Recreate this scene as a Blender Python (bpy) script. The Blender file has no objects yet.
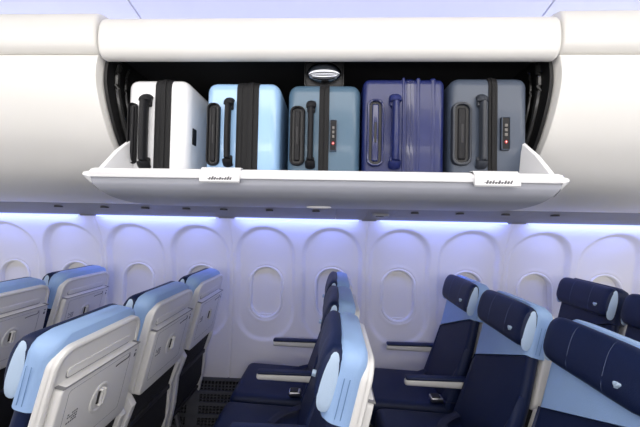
import bpy, bmesh, math, random
from mathutils import Vector, Matrix
random.seed(4)
S = bpy.context.scene
COL = S.collection
PI = math.pi

# ------------------------------------------------------------------ camera
FPX = 320.0
YAW, PITCH, ROLL = 0.040, 0.0225, 0.020
EYE = Vector((0.0, 0.0, 1.55))
cam = bpy.data.cameras.new('camera'); cam.sensor_width = 36.0; cam.lens = 36.0 * FPX / 640.0
cam.clip_start = 0.02
cam_o = bpy.data.objects.new('camera', cam); COL.objects.link(cam_o)
Rcam = (Matrix.Rotation(YAW, 3, 'Z') @ Matrix.Rotation(PI / 2 + PITCH, 3, 'X') @ Matrix.Rotation(ROLL, 3, 'Z'))
cam_o.matrix_world = Matrix.Translation(EYE) @ Rcam.to_4x4()
S.camera = cam_o

def at(px, py, Y):
    """point on the vertical plane y = Y that the pixel shows"""
    d = Rcam @ Vector(((px - 320) / FPX, -(py - 213.5) / FPX, -1.0))
    return EYE + d * (Y / d.y)

# ------------------------------------------------------------------ world, light, exposure
S.view_settings.view_transform = 'Standard'; S.view_settings.look = 'None'
S.view_settings.gamma = 1.0; S.view_settings.exposure = 0.0
S.view_settings.use_curve_mapping = False
w = bpy.data.worlds.new('cabin_air'); S.world = w; w.use_nodes = True
w.node_tree.nodes['Background'].inputs[0].default_value = (0.95, 0.95, 1.0, 1)
w.node_tree.nodes['Background'].inputs[1].default_value = 0.68

def area(name, loc, target, sx, sy, power, col):
    l = bpy.data.lights.new(name, 'AREA'); l.shape = 'RECTANGLE'; l.size = sx; l.size_y = sy
    l.energy = power; l.color = col
    o = bpy.data.objects.new(name, l); COL.objects.link(o); o.location = loc
    o.rotation_euler = (Vector(target) - Vector(loc)).to_track_quat('-Z', 'Y').to_euler()
    return o
# aisle ceiling lamps, cove wash on the ceiling, wall wash above the windows
area('aisle_ceiling_light', (0.2, 0.35, 2.42), (0.2, 0.45, 0), 5.5, 0.5, 40, (1.0, 0.96, 0.92))
area('far_side_cove_light', (0.2, -0.66, 2.02), (0.2, 1.6, 1.35), 5.0, 0.34, 42, (1.0, 0.97, 0.94))
area('far_side_wall_light', (0.2, -0.98, 1.46), (0.2, 2.4, 1.25), 5.0, 0.30, 30, (1.0, 0.975, 0.97))
area('bin_top_cove_light', (0.2, 1.36, 2.24), (0.2, 1.10, 2.45), 6.4, 0.08, 8, (0.42, 0.48, 1.0))
for cx in (-2.32, -1.29, -0.26, 0.77, 1.80):
    area('wall_wash_light', (cx, 2.248, 1.546), (cx, 2.335, 1.475), 0.86, 0.016, 2.3, (0.19, 0.27, 1.0))

# ------------------------------------------------------------------ materials
def mat(name, col, rough=0.5, metal=0.0, bump=0.0, bscale=200.0, var=0.0, vscale=8.0, coat=0.0, spec=0.5, emis=None, estr=0.0, sheen=0.0):
    m = bpy.data.materials.new(name); m.use_nodes = True
    nt = m.node_tree; b = nt.nodes['Principled BSDF']
    c = (*col, 1)
    b.inputs['Base Color'].default_value = c
    b.inputs['Roughness'].default_value = rough; b.inputs['Metallic'].default_value = metal
    b.inputs['Coat Weight'].default_value = coat; b.inputs['Specular IOR Level'].default_value = spec
    b.inputs['Sheen Weight'].default_value = sheen
    tc = nt.nodes.new('ShaderNodeTexCoord')
    if var > 0:
        n = nt.nodes.new('ShaderNodeTexNoise'); n.inputs['Scale'].default_value = vscale
        nt.links.new(tc.outputs['Object'], n.inputs['Vector'])
        mx = nt.nodes.new('ShaderNodeMix'); mx.data_type = 'RGBA'
        mx.inputs[6].default_value = tuple(max(0, x * (1 - var)) for x in col) + (1,)
        mx.inputs[7].default_value = tuple(min(1, x * (1 + var)) for x in col) + (1,)
        nt.links.new(n.outputs['Fac'], mx.inputs[0]); nt.links.new(mx.outputs[2], b.inputs['Base Color'])
    if bump > 0:
        n = nt.nodes.new('ShaderNodeTexNoise'); n.inputs['Scale'].default_value = bscale
        nt.links.new(tc.outputs['Object'], n.inputs['Vector'])
        bp = nt.nodes.new('ShaderNodeBump'); bp.inputs['Strength'].default_value = bump; bp.inputs['Distance'].default_value = 0.002
        nt.links.new(n.outputs['Fac'], bp.inputs['Height']); nt.links.new(bp.outputs[0], b.inputs['Normal'])
    if emis:
        b.inputs['Emission Color'].default_value = (*emis, 1); b.inputs['Emission Strength'].default_value = estr
    return m
M = dict(
    bin=mat('bin_ivory_plastic', (0.80, 0.785, 0.75), 0.42, bump=0.05, bscale=400, var=0.015, vscale=3),
    bucket=mat('bucket_grey_white_plastic', (0.76, 0.76, 0.77), 0.40, bump=0.05, bscale=500, var=0.015),
    ceil=mat('ceiling_panel', (0.82, 0.82, 0.84), 0.6, bump=0.04, var=0.01),
    wall=mat('sidewall_plastic', (0.86, 0.835, 0.815), 0.5, bump=0.06, bscale=500, var=0.012, vscale=4),
    winring=mat('window_ring_plastic', (0.88, 0.865, 0.85), 0.35, bump=0.03),
    shade=mat('window_shade_plastic', (0.84, 0.82, 0.78), 0.45, bump=0.04, var=0.01),
    seal=mat('black_seal', (0.008, 0.008, 0.009), 0.45, bump=0.1),
    cavity=mat('black_bin_lining', (0.012, 0.012, 0.013), 0.75, bump=0.2, bscale=300),
    rail=mat('black_gloss_rail', (0.02, 0.02, 0.02), 0.22),
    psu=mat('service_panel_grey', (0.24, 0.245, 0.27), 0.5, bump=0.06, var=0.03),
    psud=mat('service_panel_dark', (0.06, 0.06, 0.07), 0.5),
    led=mat('led_strip', (0.5, 0.55, 0.9), 0.5, emis=(0.30, 0.38, 1.0), estr=2.2),
    shell=mat('seat_shell_plastic', (0.74, 0.73, 0.71), 0.38, bump=0.08, bscale=600, var=0.02),
    shellgap=mat('shell_seam_grey', (0.22, 0.22, 0.23), 0.6),
    navy=mat('navy_leather', (0.0050, 0.0125, 0.052), 0.50, spec=0.32, bump=0.35, bscale=260, var=0.12, vscale=14),
    navy2=mat('navy_leather_trim', (0.008, 0.017, 0.064), 0.46, spec=0.36, bump=0.3, bscale=240, var=0.1),
    sky=mat('light_blue_leather', (0.30, 0.455, 0.73), 0.5, bump=0.3, bscale=240, var=0.06, vscale=12),
    pale=mat('pale_blue_leather', (0.46, 0.59, 0.76), 0.45, bump=0.3, bscale=240, var=0.04),
    thread=mat('grey_thread', (0.11, 0.14, 0.24), 0.7),
    navythread=mat('navy_thread', (0.035, 0.045, 0.11), 0.7),
    wheelgrey=mat('lock_wheel_grey', (0.16, 0.15, 0.14), 0.5),
    skythread=mat('blue_thread', (0.16, 0.28, 0.50), 0.7),
    dark=mat('charcoal_plastic', (0.018, 0.018, 0.020), 0.55, bump=0.2),
    mesh=mat('black_mesh_pocket', (0.010, 0.010, 0.012), 0.8, bump=0.5, bscale=500),
    metal=mat('brushed_metal', (0.55, 0.55, 0.57), 0.3, metal=1.0),
    chrome=mat('chrome', (0.8, 0.8, 0.82), 0.12, metal=1.0),
    belt=mat('navy_webbing', (0.02, 0.025, 0.06), 0.8, bump=0.5, bscale=700),
    grille=mat('grille_charcoal', (0.085, 0.088, 0.10), 0.45, bump=0.1, var=0.1),
    grilleback=mat('grille_back', (0.010, 0.010, 0.012), 0.8),
    carpet=mat('carpet_blue_grey', (0.02, 0.024, 0.045), 0.95, bump=0.9, bscale=900, var=0.3, vscale=80),
    blk=mat('luggage_black_plastic', (0.008, 0.008, 0.010), 0.5, spec=0.28, bump=0.1),
    zip=mat('luggage_zip_black', (0.007, 0.007, 0.008), 0.6, spec=0.3, bump=0.5, bscale=800),
    red=mat('lock_red_mark', (0.60, 0.03, 0.03), 0.4),
    ink=mat('grey_ink', (0.10, 0.10, 0.11), 0.6),
    white=mat('white_print', (0.80, 0.80, 0.80), 0.5),
    c_white=mat('case_white', (0.78, 0.78, 0.79), 0.22, coat=0.4, bump=0.06, bscale=150),
    c_blue=mat('case_light_blue', (0.33, 0.53, 0.80), 0.22, coat=0.4, bump=0.06, bscale=150),
    c_teal=mat('case_steel_blue', (0.072, 0.135, 0.20), 0.32, coat=0.15, bump=0.08, bscale=150, var=0.05),
    c_navy=mat('case_royal_navy', (0.009, 0.016, 0.10), 0.30, coat=0.1, bump=0.18, bscale=30, var=0.25, vscale=10),
    c_navyd=mat('case_royal_navy_dark', (0.012, 0.018, 0.09), 0.25, coat=0.5),
    c_slate=mat('case_slate', (0.058, 0.076, 0.112), 0.40, coat=0.1, bump=0.1, bscale=200, var=0.06),
    c_slated=mat('case_slate_handle', (0.030, 0.035, 0.046), 0.35),
)
mm = mat('convex_mirror_glass', (0.26, 0.27, 0.30), 0.05, metal=1.0); M['mirror'] = mm
M['bucketshade'] = mat('bucket_body_shaded', (0.36, 0.37, 0.42), 0.42, bump=0.05, bscale=500, var=0.015)  # same plastic as the lip; shade on the body put into the colour

# ------------------------------------------------------------------ helpers
def part(name, pieces, parent=None, loc=None, smooth=38):
    """pieces: list of (bmesh, material) joined to ONE mesh object"""
    me = bpy.data.meshes.new(name)
    out = bmesh.new(); mats = []
    for bm, m in pieces:
        if m not in mats: mats.append(m)
        i = mats.index(m)
        for f in bm.faces: f.material_index = i
        t = bpy.data.meshes.new('t'); bm.to_mesh(t); bm.free(); out.from_mesh(t); bpy.data.meshes.remove(t)
    bmesh.ops.recalc_face_normals(out, faces=out.faces[:])
    out.to_mesh(me); out.free()
    for m in mats: me.materials.append(M[m])
    for p in me.polygons: p.use_smooth = True
    me.set_sharp_from_angle(angle=math.radians(smooth))
    o = bpy.data.objects.new(name, me); COL.objects.link(o)
    if parent is not None: o.parent = parent
    if loc is not None: o.location = loc
    return o
def thing(name, label, cat, loc=(0, 0, 0), group=None):
    o = bpy.data.objects.new(name, None); COL.objects.link(o); o.location = loc; o.empty_display_size = 0.05
    o['label'] = label; o['category'] = cat
    if group: o['group'] = group
    return o
def structure(name, pieces, smooth=38):
    o = part(name, pieces, smooth=smooth); o['kind'] = 'structure'; return o
def copy_tree(o, parent=None):
    c = o.copy(); COL.objects.link(c)
    if parent is not None: c.parent = parent
    for ch in list(o.children): copy_tree(ch, c)
    return c

def rbox(x0, x1, y0, y1, z0, z1, r=0.005, seg=3):
    bm = bmesh.new(); bmesh.ops.create_cube(bm, size=1)
    for v in bm.verts:
        v.co = Vector(((x0 + x1) / 2 + v.co.x * (x1 - x0), (y0 + y1) / 2 + v.co.y * (y1 - y0), (z0 + z1) / 2 + v.co.z * (z1 - z0)))
    r = min(r, abs(x1 - x0) * .49, abs(y1 - y0) * .49, abs(z1 - z0) * .49)
    if r > 0: bmesh.ops.bevel(bm, geom=bm.edges[:], offset=r, segments=seg, profile=0.5, affect='EDGES')
    return bm
def rrect(cx, cy, w, h, r, n=6):
    r = min(r, w / 2 * .999, h / 2 * .999); p = []
    for k, (sx, sy) in enumerate(((1, 1), (-1, 1), (-1, -1), (1, -1))):
        for i in range(n + 1):
            a = k * PI / 2 + i / n * PI / 2
            p.append((cx + sx * (w / 2 - r) + r * math.cos(a), cy + sy * (h / 2 - r) + r * math.sin(a)))
    return p
AX = {'x': lambda a, b, c: Vector((c, a, b)), 'y': lambda a, b, c: Vector((a, c, b)), 'z': lambda a, b, c: Vector((a, b, c))}
def prism(pts, axis, c0, c1, r=0.0, seg=2):
    """polygon pts (in the two other axes) extruded along axis from c0 to c1; r rounds both rims"""
    bm = bmesh.new(); f = AX[axis]
    n = len(pts)
    def ins(d):   # inset polygon by d
        q = []
        area_ = sum(pts[i][0] * pts[(i + 1) % n][1] - pts[(i + 1) % n][0] * pts[i][1] for i in range(n))
        sg = 1 if area_ > 0 else -1
        for i in range(n):
            a = Vector(pts[i - 1]); b = Vector(pts[i]); c = Vector(pts[(i + 1) % n])
            e = (b - a).normalized() if (b - a).length > 1e-9 else (c - b).normalized()
            g = (c - b).normalized() if (c - b).length > 1e-9 else e
            t = (e + g)
            t = t.normalized() if t.length > 1e-6 else e
            nn = Vector((-t.y, t.x)) * sg
            q.append(b + nn * d)
        return q
    levels = []
    if r > 0:
        s = 1 if c1 > c0 else -1
        for i in range(seg + 1):
            a = i / seg * PI / 2
            levels.append((r * (1 - math.sin(a)), c0 + s * r * (1 - math.cos(a))))
        for i in range(seg, -1, -1):
            a = i / seg * PI / 2
            levels.append((r * (1 - math.sin(a)), c1 - s * r * (1 - math.cos(a))))
    else: levels = [(0, c0), (0, c1)]
    rings = [[bm.verts.new(f(p[0], p[1], c)) for p in ins(d)] for d, c in levels]
    for A, B in zip(rings, rings[1:]):
        for i in range(n):
            try: bm.faces.new((A[i], A[(i + 1) % n], B[(i + 1) % n], B[i]))
            except ValueError: pass
    bm.faces.new(rings[0][::-1]); bm.faces.new(rings[-1])
    return bm
def ringp(outer, inner, axis, c0, c1, r=0.0):
    """frame between two loops of the same count, with softly crowned rim"""
    bm = bmesh.new(); f = AX[axis]; n = len(outer)
    def lerp(t): return [(o[0] * (1 - t) + i[0] * t, o[1] * (1 - t) + i[1] * t) for o, i in zip(outer, inner)]
    lv = [(0, c0), (0, c1 * .7 + c0 * .3), (0.2, c1 * .94 + c0 * .06), (0.5, c1), (0.8, c1 * .94 + c0 * .06), (1, c1 * .7 + c0 * .3), (1, c0)]
    rings = [[bm.verts.new(f(p[0], p[1], c)) for p in lerp(t)] for t, c in lv]
    for A, B in zip(rings, rings[1:] + rings[:1]):
        for i in range(n):
            bm.faces.new((A[i], A[(i + 1) % n], B[(i + 1) % n], B[i]))
    return bm
def tube(pts, r, n=8, rz=None):
    bm = bmesh.new(); pts = [Vector(p) for p in pts]; rings = []
    up0 = Vector((0, 0, 1))
    for i, p in enumerate(pts):
        t = (pts[min(i + 1, len(pts) - 1)] - pts[max(i - 1, 0)]).normalized()
        s = t.cross(up0)
        if s.length < 0.15: s = t.cross(Vector((1, 0, 0)))
        s.normalize(); u = s.cross(t)
        rings.append([bm.verts.new(p + s * (r * math.cos(a)) + u * ((rz or r) * math.sin(a))) for a in (2 * PI * k / n for k in range(n))])
    for A, B in zip(rings, rings[1:]):
        for k in range(n): bm.faces.new((A[k], A[(k + 1) % n], B[(k + 1) % n], B[k]))
    bm.faces.new(rings[0][::-1]); bm.faces.new(rings[-1])
    return bm
def loft(rings):
    bm = bmesh.new(); R = [[bm.verts.new(p) for p in r] for r in rings]; n = len(R[0])
    for A, B in zip(R, R[1:]):
        for k in range(n): bm.faces.new((A[k], A[(k + 1) % n], B[(k + 1) % n], B[k]))
    bm.faces.new(R[0][::-1]); bm.faces.new(R[-1])
    return bm
def warp(bm, fn):
    for v in bm.verts: v.co = fn(v.co)
    return bm
def join(*bms):
    out = bmesh.new()
    for b in bms:
        t = bpy.data.meshes.new('t'); b.to_mesh(t); b.free(); out.from_mesh(t); bpy.data.meshes.remove(t)
    return out
def smoothstep(a, b, x):
    t = max(0, min(1, (x - a) / (b - a))); return t * t * (3 - 2 * t)
def interp(tab, z):
    for (z0, y0), (z1, y1) in zip(tab, tab[1:]):
        if z0 <= z <= z1 or z1 <= z <= z0:
            t = (z - z0) / (z1 - z0); return y0 + (y1 - y0) * t
    return tab[0][1] if abs(z - tab[0][0]) < abs(z - tab[-1][0]) else tab[-1][1]
def spline(pts, n=6):
    out = []
    P = [Vector(p) for p in pts]
    for i in range(len(P) - 1):
        a = P[max(i - 1, 0)]; b = P[i]; c = P[i + 1]; d = P[min(i + 2, len(P) - 1)]
        for k in range(n):
            t = k / n
            out.append(0.5 * ((2 * b) + (c - a) * t + (2 * a - 5 * b + 4 * c - d) * t * t + (3 * b - a - 3 * c + d) * t ** 3))
    out.append(P[-1]); return out

# ------------------------------------------------------------------ setting: sidewall
X_J0 = 0.255                      # a panel joint; panels are 1.016 wide, two windows each
PW = 1.016
WT = spline([(1.56, 2.295), (1.50, 2.335), (1.38, 2.395), (1.2, 2.44), (0.95, 2.455), (0.6, 2.44), (0.30, 2.40)], 8)
WT = [(p.x, p.y) for p in WT]
def wall_y(z): return interp(WT, z)
ZW, HW, HH = 0.988, 0.128, 0.205    # window centre and half sizes
def sdf(x, z, cx, cz, a, b, r):
    dx = abs(x - cx) - (a - r); dz = abs(z - cz) - (b - r)
    return math.hypot(max(dx, 0), max(dz, 0)) + min(max(dx, dz), 0) - r
def wall_panel(xa):
    bm = bmesh.new(); nx, nz = 96, 120
    wins = (xa + 0.254, xa + 0.762); grid = []
    for j in range(nz + 1):
        z = 0.355 + (1.56 - 0.355) * j / nz; row = []
        for i in range(nx + 1):
            x = xa + PW * i / nx
            y = wall_y(z)
            for wx in wins:
                d = sdf(x, z, wx, 1.062, 0.222, 0.435, 0.215)
                deep = 0.020 * smoothstep(0.60, 1.15, z) + 0.012
                y += deep * (1 - smoothstep(-0.022, 0.006, d))
                d2 = sdf(x, z, wx, ZW, HW, HH, HW * 0.98)
                y += 0.022 * (1 - smoothstep(-0.012, 0.0, d2))
                y -= 0.003 * math.exp(-((d2 - 0.012) / 0.012) ** 2)
            e = min(x - xa, xa + PW - x)
            y += 0.006 * (1 - smoothstep(0.0, 0.005, e))
            row.append(bm.verts.new((x, y, z)))
        grid.append(row)
    for j in range(nz):
        for i in range(nx): bm.faces.new((grid[j][i], grid[j][i + 1], grid[j + 1][i + 1], grid[j + 1][i]))
    for e in [e for e in bm.edges if e.is_boundary]: pass
    ext = bmesh.ops.extrude_edge_only(bm, edges=[e for e in bm.edges if e.is_boundary])
    for v in [g for g in ext['geom'] if isinstance(g, bmesh.types.BMVert)]: v.co.y = 2.54
    return bm
wn = 0
for k in (-3, -2, -1, 0, 1, 2):
    xa = X_J0 + k * PW
    structure('wall_back', [(wall_panel(xa), 'wall')], smooth=60)
    for wx in (xa + 0.254, xa + 0.762):
        wn += 1
        yb = 2.455 + 0.044
        g = bpy.data.objects.new('window_%d' % wn, None); COL.objects.link(g); g.location = (wx, yb, ZW); g['kind'] = 'structure'
        o = rrect(0, 0, 2 * HW + 0.018, 2 * HH + 0.018, HW + 0.008, 12); i = rrect(0, 0, 2 * HW - 0.038, 2 * HH - 0.038, HW - 0.020, 12)
        part('window_frame', [(ringp(o, i, 'y', 0.035, -0.030), 'winring')], g)
        sh = prism(rrect(0, 0.0, 2 * HW - 0.02, 2 * HH - 0.02, HW - 0.012, 12), 'y', 0.026, 0.014, 0.002)
        part('window_shade', [(sh, 'shade')], g)
        part('shade_handle', [(rbox(-0.045, 0.045, -0.010, 0.012, -HH + 0.024, -HH + 0.038, 0.005), 'winring'),
                              (rbox(-0.04, 0.04, 0.004, 0.012, -HH + 0.040, -HH + 0.044, 0.001), 'shellgap')], g)
# cream strips that cover the light gap at the panel joints
tn = 0
for k in (-2, -1, 0, 1, 2):
    tn += 1
    x = X_J0 + k * PW
    structure('trim_%d' % tn, [(rbox(x - 0.050, x + 0.050, 2.236, 2.30, 1.553, 1.572, 0.006), 'psu')])
# dado grille under the sidewall
def grille():
    bars = []; back = prism([(2.50, 0.0), (2.50, 0.36), (2.43, 0.36), (2.355, 0.0)], 'x', -2.8, 2.3)
    def pt(x, t, d=0.0): return Vector((x, 2.415 - 0.07 * t - d, 0.355 - 0.345 * t))
    def bar(xa, xb, ta, tb, d=0.012):
        b = bmesh.new(); vs = [b.verts.new(pt(x, t, dd)) for dd in (-0.004, d) for (x, t) in ((xa, ta), (xb, ta), (xb, tb), (xa, tb))]
        for q in ((0, 1, 2, 3), (4, 5, 6, 7), (0, 1, 5, 4), (1, 2, 6, 5), (2, 3, 7, 6), (3, 0, 4, 7)): b.faces.new([vs[i] for i in q])
        return b
    fine = []
    x = -2.8
    for k in range(-6, 5):
        xc = X_J0 - 0.25 + k * 0.508
        if xc < -2.8 or xc > 2.2: continue
        bars.append(bar(xc - 0.045, xc + 0.045, 0.0, 1.0, 0.014))
        for r in range(4):
            t0 = 0.09 + r * 0.225
            for c in range(15):
                xx = xc + 0.045 + (c + 0.8) * 0.418 / 15.6
                fine.append(bar(xx - 0.0035, xx + 0.0035, t0, t0 + 0.17, 0.006))
            for q in (0.055, 0.115): fine.append(bar(xc + 0.045, xc + 0.463, t0 + q, t0 + q + 0.012, 0.007))
    for t in (0.0, 0.26, 0.485, 0.71, 0.935): bars.append(bar(-2.8, 2.3, t, t + 0.065, 0.014))
    return join(*bars), join(*fine), back
gb, gf, gk = grille()
structure('baseboard_back', [(gb, 'grille'), (gf, 'grille'), (gk, 'grilleback')])
structure('floor', [(rbox(-2.9, 2.5, -1.2, 2.50, -0.06, 0.0, 0.0), 'carpet')])
# ceiling: panels that dip into the cove behind the bin tops
cs = spline([(-1.15, 1.95), (-0.75, 2.30), (-0.30, 2.44), (0.20, 2.50), (0.75, 2.49), (1.15, 2.44), (1.45, 2.36), (1.60, 2.24)], 6)
tn = 0
for (xa, xb) in ((-2.9, -0.844), (-0.836, 0.836), (0.844, 2.6)):
    poly = [(p.x, p.y) for p in cs] + [(p.x, p.y + 0.03) for p in reversed(cs)]
    structure('ceiling', [(prism(poly, 'x', xa, xb), 'ceil')])
# far side of the cabin, behind the camera
structure('wall_front', [(prism([(-1.10, 0), (-1.16, 1.0), (-1.10, 1.62), (-0.72, 1.62), (-0.50, 1.75), (-0.46, 2.05), (-0.75, 2.12), (-1.2, 2.12), (-1.25, 0)], 'x', -2.9, 2.5), 'bin')])

# ------------------------------------------------------------------ led strip above the windows
for k in range(-3, 3):
    xa = X_J0 + k * PW
    x0, x1 = xa + 0.075, xa + PW - 0.075
    o = part('led_strip', [(rbox(x0, x1, 2.235, 2.262, 1.550, 1.560, 0.003), 'led')]); o['category'] = 'light strip'
    names = {-3: 'over the leftmost windows in view', -2: 'over the windows behind the nearest left seats', -1: 'below the left half of the open bin',
             0: 'below the right half of the open bin', 1: 'over the windows at the far right edge', 2: 'beyond the far right edge'}
    if k == 2: bpy.data.objects.remove(o); continue
    o['label'] = 'glowing violet-blue light strip along the wall top, ' + names[k]; o['group'] = 'blue light strips above the windows'
# ------------------------------------------------------------------ service panels under the bins
psu_prof = [(1.865, 1.640), (1.868, 1.626), (1.95, 1.612), (2.20, 1.574), (2.235, 1.562), (2.262, 1.562), (2.30, 1.580), (2.30, 1.66), (1.865, 1.66)]
def service_panel(x0, x1, label, vent=False, marks=0):
    t = thing('service_panel', label, 'service panel', ((x0 + x1) / 2, 2.0, 1.56), 'service panels under the bins')
    h = (x1 - x0) / 2
    p = [(y - 2.0, z - 1.56) for y, z in psu_prof]
    part('panel', [(prism(p, 'x', -h + 0.001, h - 0.001), 'psu')], t)
    for m_ in range(marks):
        xx = -h * 0.7 + m_ * (1.4 * h / max(marks - 1, 1))
        ln = bmesh.new(); bmesh.ops.create_cone(ln, cap_ends=True, segments=16, radius1=0.024, radius2=0.022, depth=0.010)
        for v in ln.verts: v.co += Vector((xx, -0.04, 0.048))
        part('reading_light', [(ln, 'psud')], t)
    if vent:
        pc = [ (0.020 * math.cos(a) * (1 + 0.25 * math.cos(6 * a)), 0.020 * math.sin(a) * (1 + 0.25 * math.cos(6 * a))) for a in (2 * PI * i / 48 for i in range(48))]
        part('air_vent', [(prism([(a, b + 0.06) for a, b in pc], 'z', 0.022, 0.038), 'psud'),
                          (prism(rrect(0, 0.06, 0.11, 0.10, 0.02), 'z', 0.027, 0.042), 'psu')], t)
service_panel(-2.8, -1.55, 'long grey service panel under the closed left bin, at the picture edge', marks=2)
service_panel(-1.55, -0.80, 'grey service panel under the closed left bin beside the open one', marks=3)
service_panel(-0.80, 0.02, 'grey service panel under the left half of the open bin', marks=3)
service_panel(0.02, 0.22, 'short grey service panel under the middle of the open bin')
service_panel(0.22, 0.38, 'small grey service panel with round black air vent under the open bin', vent=True)
service_panel(0.38, 1.15, 'grey service panel under the right end of the open bin', marks=3)
service_panel(1.15, 2.30, 'grey service panel under the closed right bin', marks=2)

# ------------------------------------------------------------------ overhead bins
XL, XR = -0.845, 0.752
val = [(p.x, p.y) for p in spline([(1.28, 2.275), (1.18, 2.273), (1.11, 2.262), (1.075, 2.235), (1.065, 2.185), (1.070, 2.135), (1.088, 2.112), (1.110, 2.108), (1.125, 2.120)], 5)]
val += [(p[0], p[1] + 0.0) for p in [(1.135, 2.20), (1.28, 2.23)]]
door = [(p.x, p.y) for p in spline([(1.12, 2.134), (1.097, 2.118), (1.092, 2.03), (1.135, 1.91), (1.20, 1.81), (1.31, 1.71), (1.46, 1.662), (1.65, 1.638), (1.86, 1.628)], 6)]
def closed_bin(x0, x1, label):
    t = thing('overhead_bin', label, 'overhead bin', ((x0 + x1) / 2, 1.5, 1.6), 'overhead luggage bins')
    h = (x1 - x0) / 2
    part('top_valance', [(warp(prism([(y - 1.5, z - 1.6 + 0.028) for y, z in val], 'x', -h + 0.004, h - 0.004, 0.012, 3), lambda c: Vector((c.x, c.y + 0.012, c.z))), 'bin')], t)
    dp = [(y - 1.5, z - 1.6) for y, z in door] + [(0.36, 0.50), (0.36 - 0.6, 0.50)]
    part('bin_door', [(prism(dp, 'x', -h + 0.004, h - 0.004, 0.006, 2), 'bin')], t)
    return t
closed_bin(-2.75, XL, 'closed ivory overhead bin to the left of the open one')
closed_bin(XR, 2.35, 'closed ivory overhead bin to the right of the open one')

B = thing('overhead_bin', 'open overhead bin lowered like a tray and filled with suitcases', 'overhead bin', (0, 1.5, 1.6), 'overhead luggage bins')
def rel(pts): return [(y - 1.5, z - 1.6) for y, z in pts]
part('top_valance', [(prism(rel(val), 'x', XL + 0.010, XR - 0.006, 0.018, 4), 'bin')], B)
# black lining: back, top, cheeks
part('lining', [(rbox(XL + .004, XR - .004, 0.30, 0.34, 0.03, 0.57, 0), 'cavity'),
                (rbox(XL + .004, XR - .004, -0.37, 0.34, 0.56, 0.575, 0), 'cavity')], B)
cheek = [(y + 0.03 - 1.5, z - 1.6) for y, z in door[3:]] + [(0.34, 0.56), (-0.36, 0.56), (-0.36, 0.50)]
for s, xx in ((1, XL + 0.003), (-1, XR - 0.003)):
    pr = prism(cheek, 'x', xx, xx + s * 0.012)
    part('side_cheek', [(pr, 'seal')], B)
    for off, rr in ((0.075, 0.010), (0.125, 0.006)):
        arc = [Vector((xx + s * 0.020, y - 1.5 + off, z - 1.6)) for y, z in door[4:26]]
        part('hinge_rail', [(tube(arc, rr, 8), 'rail')], B)
# the lowered bucket
bo = [(p.x, p.y) for p in spline([(0.945, 1.688), (0.942, 1.664), (0.946, 1.648), (0.962, 1.630), (1.00, 1.614), (1.08, 1.603), (1.20, 1.600), (1.38, 1.604), (1.60, 1.612), (1.80, 1.620)], 5)]
bi = [(1.80, 1.634), (1.60, 1.630), (1.30, 1.628), (1.12, 1.632), (1.03, 1.650), (0.985, 1.672), (0.965, 1.692), (0.955, 1.695)]
BL, BR = at(93, 172, 0.95).x, at(560, 176, 0.95).x
xl0, xr0 = at(78, 172, 0.945).x, at(574, 176, 0.945).x
def flare(c):
    k = 0.032 * (1 - smoothstep(1.598, 1.668, c.z + 1.6)) * (1 - smoothstep(1.05, 1.35, c.y + 1.5))
    return Vector((c.x + (k if c.x < 0 else -k), c.y, c.z))
part('bucket', [(warp(prism(rel(bo + bi), 'x', BL, BR), flare), 'bucketshade')], B)
# flared tips where the lip reaches past the end plates
def tip(xa, xb):
    ring = rel([(0.945, 1.690), (0.938, 1.670), (0.948, 1.650), (0.975, 1.632), (1.00, 1.668), (0.965, 1.695)])
    sm = rel([(0.965, 1.688), (0.962, 1.680), (0.966, 1.676), (0.975, 1.674), (0.975, 1.684), (0.97, 1.689)])
    return loft([[Vector((xa, *p)) for p in ring], [Vector(((xa + xb) / 2, (p[0] + q[0]) / 2, (p[1] + q[1]) / 2)) for p, q in zip(ring, sm)], [Vector((xb, *p)) for p in sm]])
part('lip', [(prism(rel([(0.938, 1.694), (0.930, 1.684), (0.933, 1.670), (0.950, 1.664), (0.985, 1.672), (0.975, 1.694), (0.955, 1.700)]), 'x', BL, BR, 0.003), 'bucket'),
             (tip(BL, xl0), 'bucket'), (tip(BR, xr0), 'bucket')], B)
plate = rel([(0.958, 1.690), (1.04, 1.772), (1.13, 1.840), (1.24, 1.905), (1.38, 1.955), (1.74, 1.99), (1.80, 1.625), (1.40, 1.608), (1.20, 1.603), (1.08, 1.606), (1.00, 1.618), (0.965, 1.640)])
part('end_panel', [(warp(prism(plate, 'x', BL, BL + 0.016, 0.003), flare), 'bucket')], B)
part('end_panel', [(warp(prism(plate, 'x', BR - 0.016, BR, 0.003), flare), 'bucket')], B)
hp = at(318, 206, 1.10)
lz = bmesh.new(); bmesh.ops.create_cone(lz, cap_ends=True, segments=24, radius1=0.022, radius2=0.022, depth=0.008)
for v in lz.verts: v.co = Vector((v.co.x * 1.7, v.co.y, v.co.z)) + Vector((hp.x, 1.16 - 1.5, 0.004))
part('latch_release', [(lz, 'psud'), (ringp(rrect(hp.x, 1.16 - 1.5, 0.09, 0.058, 0.028, 8), rrect(hp.x, 1.16 - 1.5, 0.07, 0.040, 0.019, 8), 'z', 0.008, -0.005), 'winring')], B)
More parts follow.
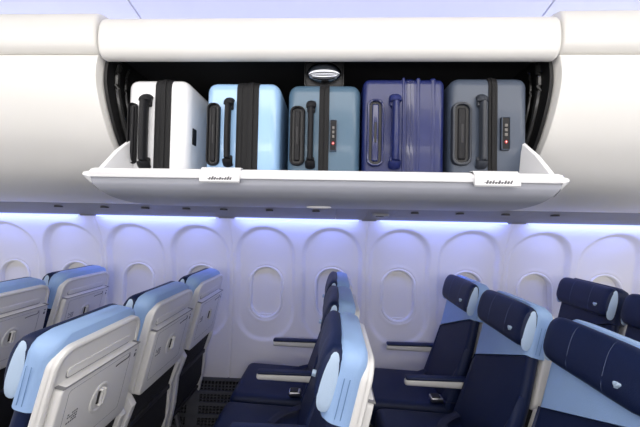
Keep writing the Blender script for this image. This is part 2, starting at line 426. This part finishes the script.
# placards clipped over the lip, with small dark marks
def placard(px0, px1, label):
    xa, xb = at(px0, 176, 0.93).x, at(px1, 176, 0.93).x
    body = prism([(y - 1.5, z - 1.6) for y, z in [(0.966, 1.704), (0.940, 1.703), (0.925, 1.690), (0.922, 1.660), (0.926, 1.656), (0.934, 1.661), (0.940, 1.698)]], 'x', xa, xb, 0.002)
    marks = []
    n = 9
    for i in range(n):
        cx = xa + (xb - xa) * (0.24 + 0.52 * i / (n - 1)); ww = 0.0035 + 0.002 * random.random()
        hh = random.choice((0.008, 0.010, 0.006)); b0 = 1.664
        b = rbox(cx - ww / 2, cx + ww / 2, 0.9215 - 1.5, 0.9240 - 1.5, b0 - 1.6, b0 + hh - 1.6, 0)
        warp(b, lambda c: Vector((c.x + (c.z - 0.06) * 0.4, c.y, c.z))); marks.append(b)
        marks.append(rbox(cx - ww, cx + ww * .8, 0.9216 - 1.5, 0.9240 - 1.5, b0 + 0.003 - 1.6, b0 + 0.0045 - 1.6, 0))
        if i % 2 == 0: marks.append(rbox(cx - ww, cx + ww, 0.945 - 1.5, 0.955 - 1.5, 0.1015, 0.1044, 0))
    return part('placard', [(body, 'bucket'), (join(*marks), 'ink')], B)
placard(200, 240, ''); placard(474, 520, '')

# ------------------------------------------------------------------ convex mirror under the bin top
mp = at(324, 72, 1.14)
mt = thing('convex_mirror', 'small clear convex mirror hanging inside the open bin above the suitcases', 'mirror', (mp.x, 1.15, 2.088))
ml = bmesh.new(); bmesh.ops.create_uvsphere(ml, u_segments=28, v_segments=14, radius=1)
for v in ml.verts: v.co = Vector((v.co.x * 0.062, v.co.y * 0.022, v.co.z * 0.038 - 0.002))
part('mirror_dome', [(ml, 'mirror')], mt)
part('mirror_frame', [(prism(rrect(0, 0, 0.142, 0.100, 0.012), 'y', 0.024, 0.012, 0.002), 'dark'),
                      (ringp(rrect(0, 0, 0.146, 0.104, 0.012), rrect(0, 0, 0.134, 0.092, 0.010), 'y', 0.020, 0.002), 'rail')], mt)
part('bracket', [(rbox(-0.05, 0.05, 0.012, 0.026, 0.045, 0.054, 0.002), 'dark')], mt)

# ------------------------------------------------------------------ suitcases
def suitcase(px0, px1, ytop, Yf, dep, colm, label, band, grip, frame, lock=None, ribs=(), gripm='blk', framem='blk', bandm='zip', side_lock=False, tilt=0.0, bulge=True, ridges=3, rad=0.036):
    a = at(px0, 120, Yf); b = at(px1, 120, Yf); top = at((px0 + px1) / 2, ytop, Yf).z
    x0, x1 = a.x, b.x; cx = (x0 + x1) / 2; z0 = 1.6345
    t = thing('suitcase', label, 'suitcase', (cx, Yf, z0), 'suitcases standing in the open overhead bin')
    H = top - z0; hw = (x1 - x0) / 2
    X = lambda px: at(px, 120, Yf).x - cx
    Zp = lambda py: at((px0 + px1) / 2, py, Yf).z - z0
    pieces = [(rbox(-hw, hw, 0.006, dep, 0.004, H, rad, 5), colm)]
    for (r0, r1) in ribs:
        pieces.append((rbox(X(r0), X(r1), 0.0035, dep, 0.006, H + 0.0015, rad * 0.9, 4), colm))
    part('shell', pieces, t)
    bm_ = []
    b0, b1 = X(band[0]), X(band[1])
    prof = lambda g: rrect((dep + 0.006) / 2, (H + 0.004) / 2, dep - 0.006 + 2 * g, H - 0.004 + 2 * g, rad + g, 6)
    inner = [(p[0], p[1]) for p in prof(-0.004)]
    strap = ringp([(p[0], p[1]) for p in prof(0.003)], inner, 'x', b0, b1)
    bmesh.ops.delete(strap, geom=strap.verts[:], context='VERTS')
    pc = []
    n = ridges
    for i in range(n):
        q0 = b0 + (b1 - b0) * i / n; q1 = b0 + (b1 - b0) * (i + 1) / n
        pc.append(prism(prof((0.0035 if i != n // 2 else 0.006) if bandm == 'zip' else 0.0022), 'x', q0, q1, 0.0012))
    strap.free()
    part('zip_band', [(join(*pc), bandm)], t)
    # carry handle: a raised vertical grip with two feet
    g0, g1, gt, gb_ = grip
    gx0, gx1 = X(g0), X(g1); zt, zb = Zp(gt), Zp(gb_); gm = (gx0 + gx1) / 2; gw = (gx1 - gx0)
    path = [(gm, 0.004, zb), (gm, -0.008, zb + 0.010), (gm, -0.013, zb + 0.035), (gm, -0.015, (zb + zt) / 2), (gm, -0.013, zt - 0.035), (gm, -0.008, zt - 0.010), (gm, 0.004, zt)]
    part('carry_handle', [(tube(spline(path, 4), gw * 0.62, 12, gw * 0.36), gripm),
                          (rbox(gx0, gx1, -0.006, 0.010, zb - 0.004, zb + 0.034, 0.005), gripm), (rbox(gx0, gx1, -0.006, 0.010, zt - 0.034, zt + 0.004, 0.005), gripm)], t)
    # telescopic handle folded into its dark surround
    f0, f1, ft, fb = frame
    fx0, fx1, fzt, fzb = X(f0), X(f1), Zp(ft), Zp(fb); fw, fh = fx1 - fx0, fzt - fzb
    oc = rrect((fx0 + fx1) / 2, (fzt + fzb) / 2, fw, fh, fw * 0.42, 8); ic = rrect((fx0 + fx1) / 2, (fzt + fzb) / 2, fw * 0.70, fh - fw * 0.32, fw * 0.30, 8)
    f = part('handle_surround', [(ringp(oc, ic, 'y', 0.012, -0.007), framem), (prism(ic, 'y', 0.010, 0.002), 'seal')], t)
    part('pull_handle', [(rbox((fx0 + fx1) / 2 - fw * 0.20, (fx0 + fx1) / 2 + fw * 0.20, -0.004, 0.008, fzb + fw * .3, fzt - fw * .3, 0.006), framem if framem == 'c_navyd' else 'blk'),
                         (rbox((fx0 + fx1) / 2 - fw * 0.07, (fx0 + fx1) / 2 + fw * 0.07, -0.0055, 0.0, fzb + fh * .35, fzt - fh * .35, 0.002), 'dark')], f)
    if lock:
        l0, l1, lt, lb = lock
        lx0, lx1, lzt, lzb = X(l0), X(l1), Zp(lt), Zp(lb); lm = (lx0 + lx1) / 2; lw = lx1 - lx0; lh = lzt - lzb
        lo = part('lock', [(rbox(lx0, lx1, -0.004, 0.010, lzb, lzt, 0.004), 'blk'),
                      (ringp(rrect(lm, (lzt + lzb) / 2, lw, lh, 0.004), rrect(lm, (lzt + lzb) / 2, lw * .8, lh - lw * .2, 0.003), 'y', 0.0, -0.006), 'c_slate')], t)
        for i in range(3):
            zc = lzt - lh * (0.26 + 0.14 * i)
            part('number_wheel', [(rbox(lm - lw * .16, lm + lw * .16, -0.0065, 0.0, zc - lh * .045, zc + lh * .045, 0.001), 'wheelgrey')], lo)
        q = [(lm + 0.0055 * math.cos(a), lzb + lh * .24 + 0.0065 * math.sin(a)) for a in (PI / 2, PI, 1.5 * PI, 0)]
        part('lock_mark', [(prism(q, 'y', -0.0065, -0.003), 'red'), (prism([(lm + (p[0] - lm) * .45, lzb + lh * .24 + (p[1] - lzb - lh * .24) * .45) for p in q], 'y', -0.0072, -0.006), 'white')], lo)
    if side_lock:
        part('lock', [(rbox(hw - 0.006, hw + 0.004, 0.045, 0.075, Zp(141), Zp(124), 0.003), 'blk')], t)
    for (wx, ) in ((-hw * .6,), (hw * .6,)):
        for wz in (0.05, H - 0.05):
            wc = bmesh.new(); bmesh.ops.create_cone(wc, cap_ends=True, segments=18, radius1=0.020, radius2=0.020, depth=0.016)
            warp(wc, lambda c: Vector((wx + c.z, dep + 0.014 + c.x * 0.9, wz + c.y)))
            part('wheel', [(wc, 'blk')], t)
    return t
suitcase(124, 187, 77, 1.10, 0.50, 'c_white', 'white hard-shell suitcase with black handles, leftmost in the open bin',
         (154, 170), (141, 151, 97, 167), (128, 137, 103, 164), side_lock=True, ridges=3)
suitcase(204, 279, 80, 1.10, 0.50, 'c_blue', 'light blue hard-shell suitcase with broad black zip band',
         (236, 258), (225, 233, 100, 165), (207, 220, 103, 166), ridges=4)
suitcase(287, 361, 82, 1.10, 0.50, 'c_teal', 'steel blue-grey suitcase in the middle below the mirror',
         (319, 329), (307, 315, 103, 167), (290, 305, 106, 166), lock=(330, 337, 120, 151), ridges=2)
suitcase(363, 446, 77, 1.10, 0.50, 'c_navy', 'glossy royal navy suitcase with raised ribs and matching navy handles',
         (407, 414), (390, 400, 97, 167), (367, 384, 99, 167), ribs=((402, 405), (416, 421), (430, 437)), gripm='c_navy', framem='c_navyd', bandm='c_navyd', ridges=2, rad=0.024)
suitcase(451, 531, 75, 1.10, 0.50, 'c_slate', 'slate grey suitcase at the right end of the open bin',
         (489, 498), (477, 486, 97, 167), (452, 472, 102, 166), lock=(501, 510, 117, 150), gripm='c_slated', framem='c_slated', ridges=3)

# ------------------------------------------------------------------ aircraft seats (facing -X)
A = math.radians(13.0); SA, CA = math.sin(A), math.cos(A)
ZP = 0.42; XP = -0.75 * SA
def back(c):      # (u across, w forward, v up the back) -> seat coordinates
    return Vector((XP + c.z * SA - c.y * CA, c.x, ZP + c.z * CA + c.y * SA))
def bk(bm): return warp(bm, back)
def make_seat(cover='sky', low=False):
    t = thing('aircraft_seat', '', 'aircraft seat', (0, 0, 0), 'aircraft seats')
    # cushion
    cu = rbox(-0.70, -0.135, -0.236, 0.236, 0.345, 0.493, 0.045, 5)
    warp(cu, lambda c: Vector((c.x, c.y, c.z + 0.012 * math.cos(c.y / 0.236 * PI / 2) * (1 if c.z > 0.4 else 0) + 0.020 * smoothstep(-0.3, -0.7, c.x) * (1 if c.z > .4 else 0.3))))
    part('seat_cushion', [(cu, 'navy')], t)
    # backrest cushion, slimmer at the waist, with stitched seams
    rings = []
    for i in range(17):
        v = -0.02 + 0.74 * i / 16
        hw = 0.226 - 0.020 * smoothstep(0.3, 0.7, v)
        th = 0.104 - 0.030 * smoothstep(0.1, 0.45, v) + 0.012 * (1 - smoothstep(0.0, 0.25, v))
        ring = rrect(0, (0.020 + th) / 2, 2 * hw, th - 0.020, 0.034, 5)
        rings.append([back(Vector((p[0], p[1] - 0.006 * math.cos(p[0] / hw * PI / 2) * (1 if p[1] > .07 else 0), v))) for p in ring])
    seams = []
    for u in (-0.10, -0.034, 0.034, 0.10):
        seams.append(tube([back(Vector((u, 0.104 - 0.030 * smoothstep(0.1, 0.45, v) + 0.012 * (1 - smoothstep(0.0, 0.25, v)) - 0.006 * math.cos(u / 0.22 * PI / 2), v))) for v in [0.04 + 0.42 * k / 10 for k in range(11)]], 0.0012, 4))
    br_ = part('backrest', [(loft(rings), 'navy')], t)
    for sm_ in seams: part('seam', [(sm_, 'navythread')], br_)
    for s in (-1, 1):
        P = [Vector((s * (0.105 + 0.105 * smoothstep(0, 0.42, v)), 0.098 + 0.012 * (1 - smoothstep(0.1, 0.4, v)), v)) for v in [0.02 + 0.34 * k / 10 for k in range(11)]]
        bl = rbox(s * 0.105, s * 0.224, 0.07, 0.130, 0.0, 0.40, 0.02, 3)
        def sl(c, s=s):
            k = smoothstep(0.0, 0.40, c.z); inner = abs(c.x) < 0.16
            return Vector((c.x + (s * 0.09 * k if inner else 0), c.y - 0.03 * k * (1 if c.y > .1 else 0), c.z))
        bb = bmesh.new(); n = 12; R = []
        for k in range(n + 1):
            v = 0.40 * k / n; ui = 0.115 + 0.095 * smoothstep(0, 1, k / n); hgt = 0.124 - 0.048 * (k / n); oo = 0.018 * smoothstep(0.25, 0.7, v)
            R.append([back(Vector((s * a_, b_, v))) for a_, b_ in ((0.224 - oo, 0.05), (0.2255 - oo, hgt - 0.014), (0.219 - oo, hgt - 0.003), ((ui + .22) / 2, hgt + 0.002), (ui + 0.006, hgt - 0.004), (ui, 0.07))])
        bb.free()
        part('side_bolster', [(loft(R), 'navy2')], t)
    # light upper cover wrapped over the back; its hem drops towards the front
    rings = []
    for i in range(15):
        f = i / 14
        v0, v1 = 0.455, 0.780
        r = 0.0
        hw = 0.210; tk = 0.092
        e = max(0.0, (f - 0.76) / 0.24)
        sh = 0.050 * (1 - math.sqrt(max(0, 1 - e * e)))
        ring = rrect(0, tk / 2, 2 * (hw + 0.007 * (1 - f) - sh), tk - sh * 0.55, 0.036 if sh < 0.02 else 0.030, 6)
        pts = []
        for p in ring:
            vb = 0.405 + 0.165 * max(min(1.0, (0.20 - p[0]) / 0.40), 1 - smoothstep(0.03, 0.085, p[1]))
            pts.append(back(Vector((p[0], p[1] - 0.006, vb + (v1 - vb) * f))))
        rings.append(pts)
    part('upper_cover', [(loft(rings), cover)], t)
    if cover == 'sky':
        th_ = []; th2 = []
        for off in (0.006, 0.022):
            P = [(-0.217, 0.06 - off, 0.585), (-0.217, 0.06 - off, 0.65), (-0.217, 0.06 - off, 0.70)]
            th_.append(tube([back(Vector(p)) for p in P], 0.0012, 4))
            P = [(0.217, 0.06 - off, 0.585), (0.217, 0.06 - off, 0.65), (0.217, 0.06 - off, 0.70)]
            th2.append(tube([back(Vector(p)) for p in P], 0.0012, 4))
        part('cover_stitching', [(join(*th_), 'skythread')], t); part('cover_stitching', [(join(*th2), 'skythread')], t)
    # headrest bolster
    def hsec(k, grow=0.0):
        pts = []
        for i in range(28):
            a = 2 * PI * i / 28
            ca, sa = math.cos(a), math.sin(a)
            w_ = math.copysign(abs(ca) ** 0.75, ca) * (0.043 * k + grow); v_ = math.copysign(abs(sa) ** 0.72, sa) * (0.088 * k + grow)
            w_ *= 1.0 - 0.20 * (sa * 0.5 + 0.5)
            pts.append((0.096 + w_, 0.684 + v_))
        return pts
    rings = []
    for u, k in ((-0.206, 0.66), (-0.201, 0.84), (-0.188, 0.95), (-0.165, 1.0), (-0.08, 1.02), (0, 1.02), (0.08, 1.02), (0.165, 1.0), (0.188, 0.95), (0.201, 0.84), (0.206, 0.66)):
        fw = 0.008 * (abs(u) / 0.206) ** 2
        rings.append([back(Vector((u, p[0] + fw - 0.010, p[1]))) for p in hsec(k)])
    hr = part('headrest', [(loft(rings), 'navy')], t)
    st = []
    for u in (-0.075, 0.075):
        fw = 0.008 * (abs(u) / 0.206) ** 2
        sec = hsec(1.0, 0.0004)
        st.append(tube([back(Vector((u, p[0] + fw - 0.010, p[1]))) for p in (sec[i % 28] for i in range(-9, 10))], 0.0013, 4))
    part('seam', [(join(*st), 'thread')], hr)
    for s in (-1, 1):
        R = []
        for du, k in ((-0.010, 0.70), (0.004, 0.88), (0.010, 0.92), (0.015, 0.86), (0.018, 0.66), (0.019, 0.36)):
            pts = []
            for i in range(24):
                a = 2 * PI * i / 24; sa = math.sin(a)
                wd = 0.026 * (1.0 - 0.26 * sa)
                pts.append(back(Vector((s * (0.199 + du * 0.5), 0.092 + math.copysign(abs(math.cos(a)) ** 0.8, math.cos(a)) * wd * k, 0.674 + math.copysign(abs(sa) ** 0.85, sa) * 0.094 * k))))
            R.append(pts)
        wg = part('headrest_wing', [(loft(R), 'pale')], hr)
        wg['label'] = 'light blue padded headrest wing'
    # small crest near the aisle end of the headrest
    cr = []
    for i in range(28):
        a = 2 * PI * i / 28
        hx = 16 * math.sin(a) ** 3; hz = 13 * math.cos(a) - 5 * math.cos(2 * a) - 2 * math.cos(3 * a) - math.cos(4 * a)
        cr.append((-0.135 + hx * 0.00055, 0.655 + hz * 0.00065))
    part('crest', [(bk(prism(cr, 'y', 0.120, 0.1405, 0.0015)), 'pale')], hr)
    # rear shell: rounded plastic back with tray table
    shp = rrect(0, 0.547, 0.412, 0.416, 0.060, 8)
    def taper(c): return Vector((c.x * (1.0 + 0.22 * (0.72 - c.z)), c.y, c.z))
    sb = warp(prism(shp, 'y', 0.012, -0.022, 0.010, 4), taper)
    rim = warp(ringp(rrect(0, 0.547, 0.412, 0.416, 0.060, 8), rrect(0, 0.547, 0.376, 0.380, 0.044, 8), 'y', -0.010, -0.027), taper)
    sh = part('rear_shell', [(bk(sb), 'shell'), (bk(rim), 'shell')], t)
    part('handhold_recess', [(bk(prism(rrect(0, 0.664, 0.310, 0.030, 0.012, 6), 'y', -0.0205, -0.0235)), 'shellgap'),
                            (bk(prism(rrect(0, 0.668, 0.306, 0.030, 0.012, 6), 'y', -0.021, -0.026, 0.002)), 'shell')], sh)
    tr = part('tray_table', [(bk(warp(prism(rrect(0, 0.495, 0.372, 0.300, 0.022, 5), 'y', -0.015, -0.050, 0.006, 3), taper)), 'shell'),
                            (bk(rbox(-0.188, 0.188, -0.022, -0.0512, 0.6405, 0.6430, 0.001)), 'shellgap'),
                            (bk(ringp(rrect(-0.01, 0.510, 0.300, 0.226, 0.012, 4), rrect(-0.01, 0.510, 0.2975, 0.2235, 0.011, 4), 'y', -0.049, -0.0508)), 'shellgap')], t)
    def ell(cx, cz, a_, b_, n=28): return [(cx + a_ * math.cos(2 * PI * i / n), cz + b_ * math.sin(2 * PI * i / n)) for i in range(n)]
    la = part('latch', [(bk(ringp(ell(0.0, 0.515, 0.044, 0.054), ell(0.0, 0.515, 0.030, 0.040), 'y', -0.046, -0.054)), 'shell'),
                   (bk(prism(ell(0.0, 0.515, 0.032, 0.042), 'y', -0.048, -0.0515)), 'shell')], tr)
    part('latch_lever', [(bk(rbox(-0.007, 0.007, -0.050, -0.061, 0.494, 0.547, 0.004)), 'shell'), (bk(rbox(-0.0130, -0.0065, -0.050, -0.0555, 0.500, 0.542, 0.002)), 'dark')], la)
    # coat hook: thin curved slot
    hk = [(0.055, -0.0520, 0.600), (0.062, -0.0528, 0.604), (0.095, -0.0528, 0.606), (0.120, -0.0528, 0.606), (0.128, -0.0528, 0.611), (0.128, -0.0520, 0.619)]
    part('coat_hook', [(tube([back(Vector(p)) for p in spline(hk, 3)], 0.0017, 5), 'dark')], tr)
    mk = []
    for i in range(5):
        for j in range(4):
            if random.random() < 0.88: mk.append(bk(rbox(-0.140 + i * 0.0085, -0.140 + i * 0.0085 + 0.0055, -0.0495, -0.0506, 0.505 + j * 0.009, 0.505 + j * 0.009 + 0.0048, 0)))
    part('printed_sign', [(join(*mk), 'ink')], tr); mk = []
    for i, (zz, hh) in enumerate(((0.590, 0.010), (0.612, 0.006), (0.600, 0.004))):
        mk.append(bk(rbox(0.166, 0.176, -0.0495, -0.0508, zz, zz + hh, 0)))
    part('light_marks', [(join(*mk), 'ink')], tr)
    # lower pocket and spars
    pk = prism([(-0.140 + XP, 0.44), (0.035 + XP, 0.40), (0.060 + XP, 0.50), (0.088 + XP, 0.765), (0.055 + XP, 0.765)], 'y', -0.185, 0.185, 0.006)
    warp(pk, lambda c: Vector((c.x, c.y, c.z)))
    pp = bmesh.new()
    pk.free()
    pocket = prism([(-0.06 + XP, 0.36), (0.075 + XP, 0.36), (0.095 + XP, 0.42), (0.080 + XP, 0.60), (0.100 + XP, 0.765), (0.03 + XP, 0.765)], 'y', 0, 1)
    pocket.free(); pp.free()
    prof = [(-0.02, 0.38), (0.030, 0.36), (0.052, 0.42), (0.062, 0.60), (0.112, 0.755), (0.060, 0.765), (0.0, 0.60)]
    part('literature_pocket', [(prism([(XP + a_, b_) for a_, b_ in prof], 'y', -0.190, 0.190, 0.005), 'mesh'),
                               (rbox(XP + 0.062, XP + 0.076, -0.185, 0.185, 0.585, 0.610, 0.004), 'dark')], t)
    for s in (-1, 1):
        y0 = s * 0.232; y1 = s * 0.196
        sp = [(-0.02, 0.34), (0.030, 0.30), (0.060, 0.44), (0.075, 0.60), (0.118, 0.72), (0.085, 0.775), (0.03, 0.60), (0.0, 0.46)]
        part('side_spar', [(prism([(XP + a_, b_) for a_, b_ in sp], 'y', min(y0, y1), max(y0, y1), 0.006), 'shell')], t)
    # under-seat frame and legs
    part('under_frame', [(tube([(-0.60, -0.24, 0.31), (-0.60, 0.24, 0.31)], 0.022, 10), 'metal'), (tube([(-0.22, -0.24, 0.31), (-0.22, 0.24, 0.31)], 0.022, 10), 'metal'),
                         (rbox(-0.66, -0.14, -0.21, 0.21, 0.322, 0.342, 0.006), 'dark')], t)
    part('leg', [(tube([(-0.60, 0, 0.31), (-0.56, 0, 0.02)], 0.020, 10, 0.014), 'metal'), (rbox(-0.62, -0.50, -0.025, 0.025, 0.0, 0.03, 0.008), 'dark')], t)
    part('leg', [(tube([(-0.22, 0, 0.31), (-0.14, 0, 0.02)], 0.020, 10, 0.014), 'metal'), (rbox(-0.20, -0.08, -0.025, 0.025, 0.0, 0.03, 0.008), 'dark')], t)
    return t
def add_armrest(t, side, xtip=-0.53):
    y = side * 0.250
    ar = part('armrest', [(warp(rbox(xtip, -0.11, y - 0.020, y + 0.020, 0.615, 0.662, 0.016, 4), lambda c: Vector((c.x, c.y, c.z + 0.010 * smoothstep(-0.4, -0.53, c.x) * (1 if c.z < 0.64 else 0)))), 'shell')], t)
    part('armrest_pad', [(rbox(xtip + 0.006, -0.12, y - 0.022, y + 0.022, 0.658, 0.678, 0.009, 3), 'navy2')], ar)
    return ar
def add_belt(t):
    p = [(-0.150, -0.224, 0.500), (-0.19, -0.218, 0.519), (-0.24, -0.208, 0.521), (-0.29, -0.196, 0.519)]
    b = part('seat_belt', [(tube(spline(p, 4), 0.022, 8, 0.0025), 'belt')], t)
    part('buckle', [(rbox(-0.345, -0.275, -0.222, -0.168, 0.512, 0.540, 0.007), 'metal'), (rbox(-0.338, -0.290, -0.218, -0.172, 0.535, 0.545, 0.003), 'dark')], b)
    p = [(-0.17, 0.215, 0.500), (-0.20, 0.20, 0.520), (-0.28, 0.15, 0.526), (-0.36, 0.09, 0.525), (-0.40, 0.02, 0.523)]
    part('seat_belt', [(tube(spline(p, 4), 0.022, 8, 0.0025), 'belt')], t)

YC = {'window': 2.115, 'middle': 1.615, 'aisle': 1.115}
ROWX = {0: -1.66, 1: -0.81, 2: 0.105, 3: 0.955, 4: 1.72}
LBL = {
 (0, 'middle'): 'seat seen from behind with white shell, cut off by the left picture edge',
 (0, 'window'): 'seat seen from behind below a window, in the frontmost row at far left',
 (1, 'aisle'): 'large near seat seen from behind, white tray table filling the lower left corner',
 (1, 'middle'): 'seat seen from behind, middle of the three white shells in the left row',
 (1, 'window'): 'seat seen from behind, smallest white shell of its row, beside the black floor grille',
 (2, 'aisle'): 'nearest seat of the row seen exactly side-on in the centre, pale headrest wing facing out',
 (2, 'middle'): 'side-on seat in the centre row between the nearest and the window seat',
 (2, 'window'): 'side-on seat in the centre row farthest away, against the window',
 (3, 'aisle'): 'largest navy seat seen from the front, cut off at the lower right corner',
 (3, 'middle'): 'navy seat seen from the front with whole light blue upper cover, middle of its row',
 (3, 'window'): 'navy seat seen from the front beside the window wall, with armrest at its left',
 (4, 'window'): 'all-navy seat seen from the front behind the light blue covered ones',
 (4, 'middle'): 'all-navy seat cut off by the right picture edge',
}
proto = make_seat('sky'); proto4 = make_seat('navy')
used = set()
for (r, c), lab in LBL.items():
    src = proto4 if r == 4 else proto
    if src.name in used: s = copy_tree(src)
    else: s = src; used.add(src.name); first = True
    s.location = (ROWX[r] + {(3, 'aisle'): 0.035, (3, 'window'): -0.022}.get((r, c), 0), YC[c], 0); s['label'] = lab
    s['_rc'] = str(r) + c
seats = {o['_rc']: o for o in bpy.data.objects if '_rc' in o}
for k, o in seats.items():
    del o['_rc']
for k, o in seats.items():
    col = k[1:]
    add_armrest(o, 1)
    if col == 'aisle': add_armrest(o, -1)
    if k[0] in '23': add_belt(o)
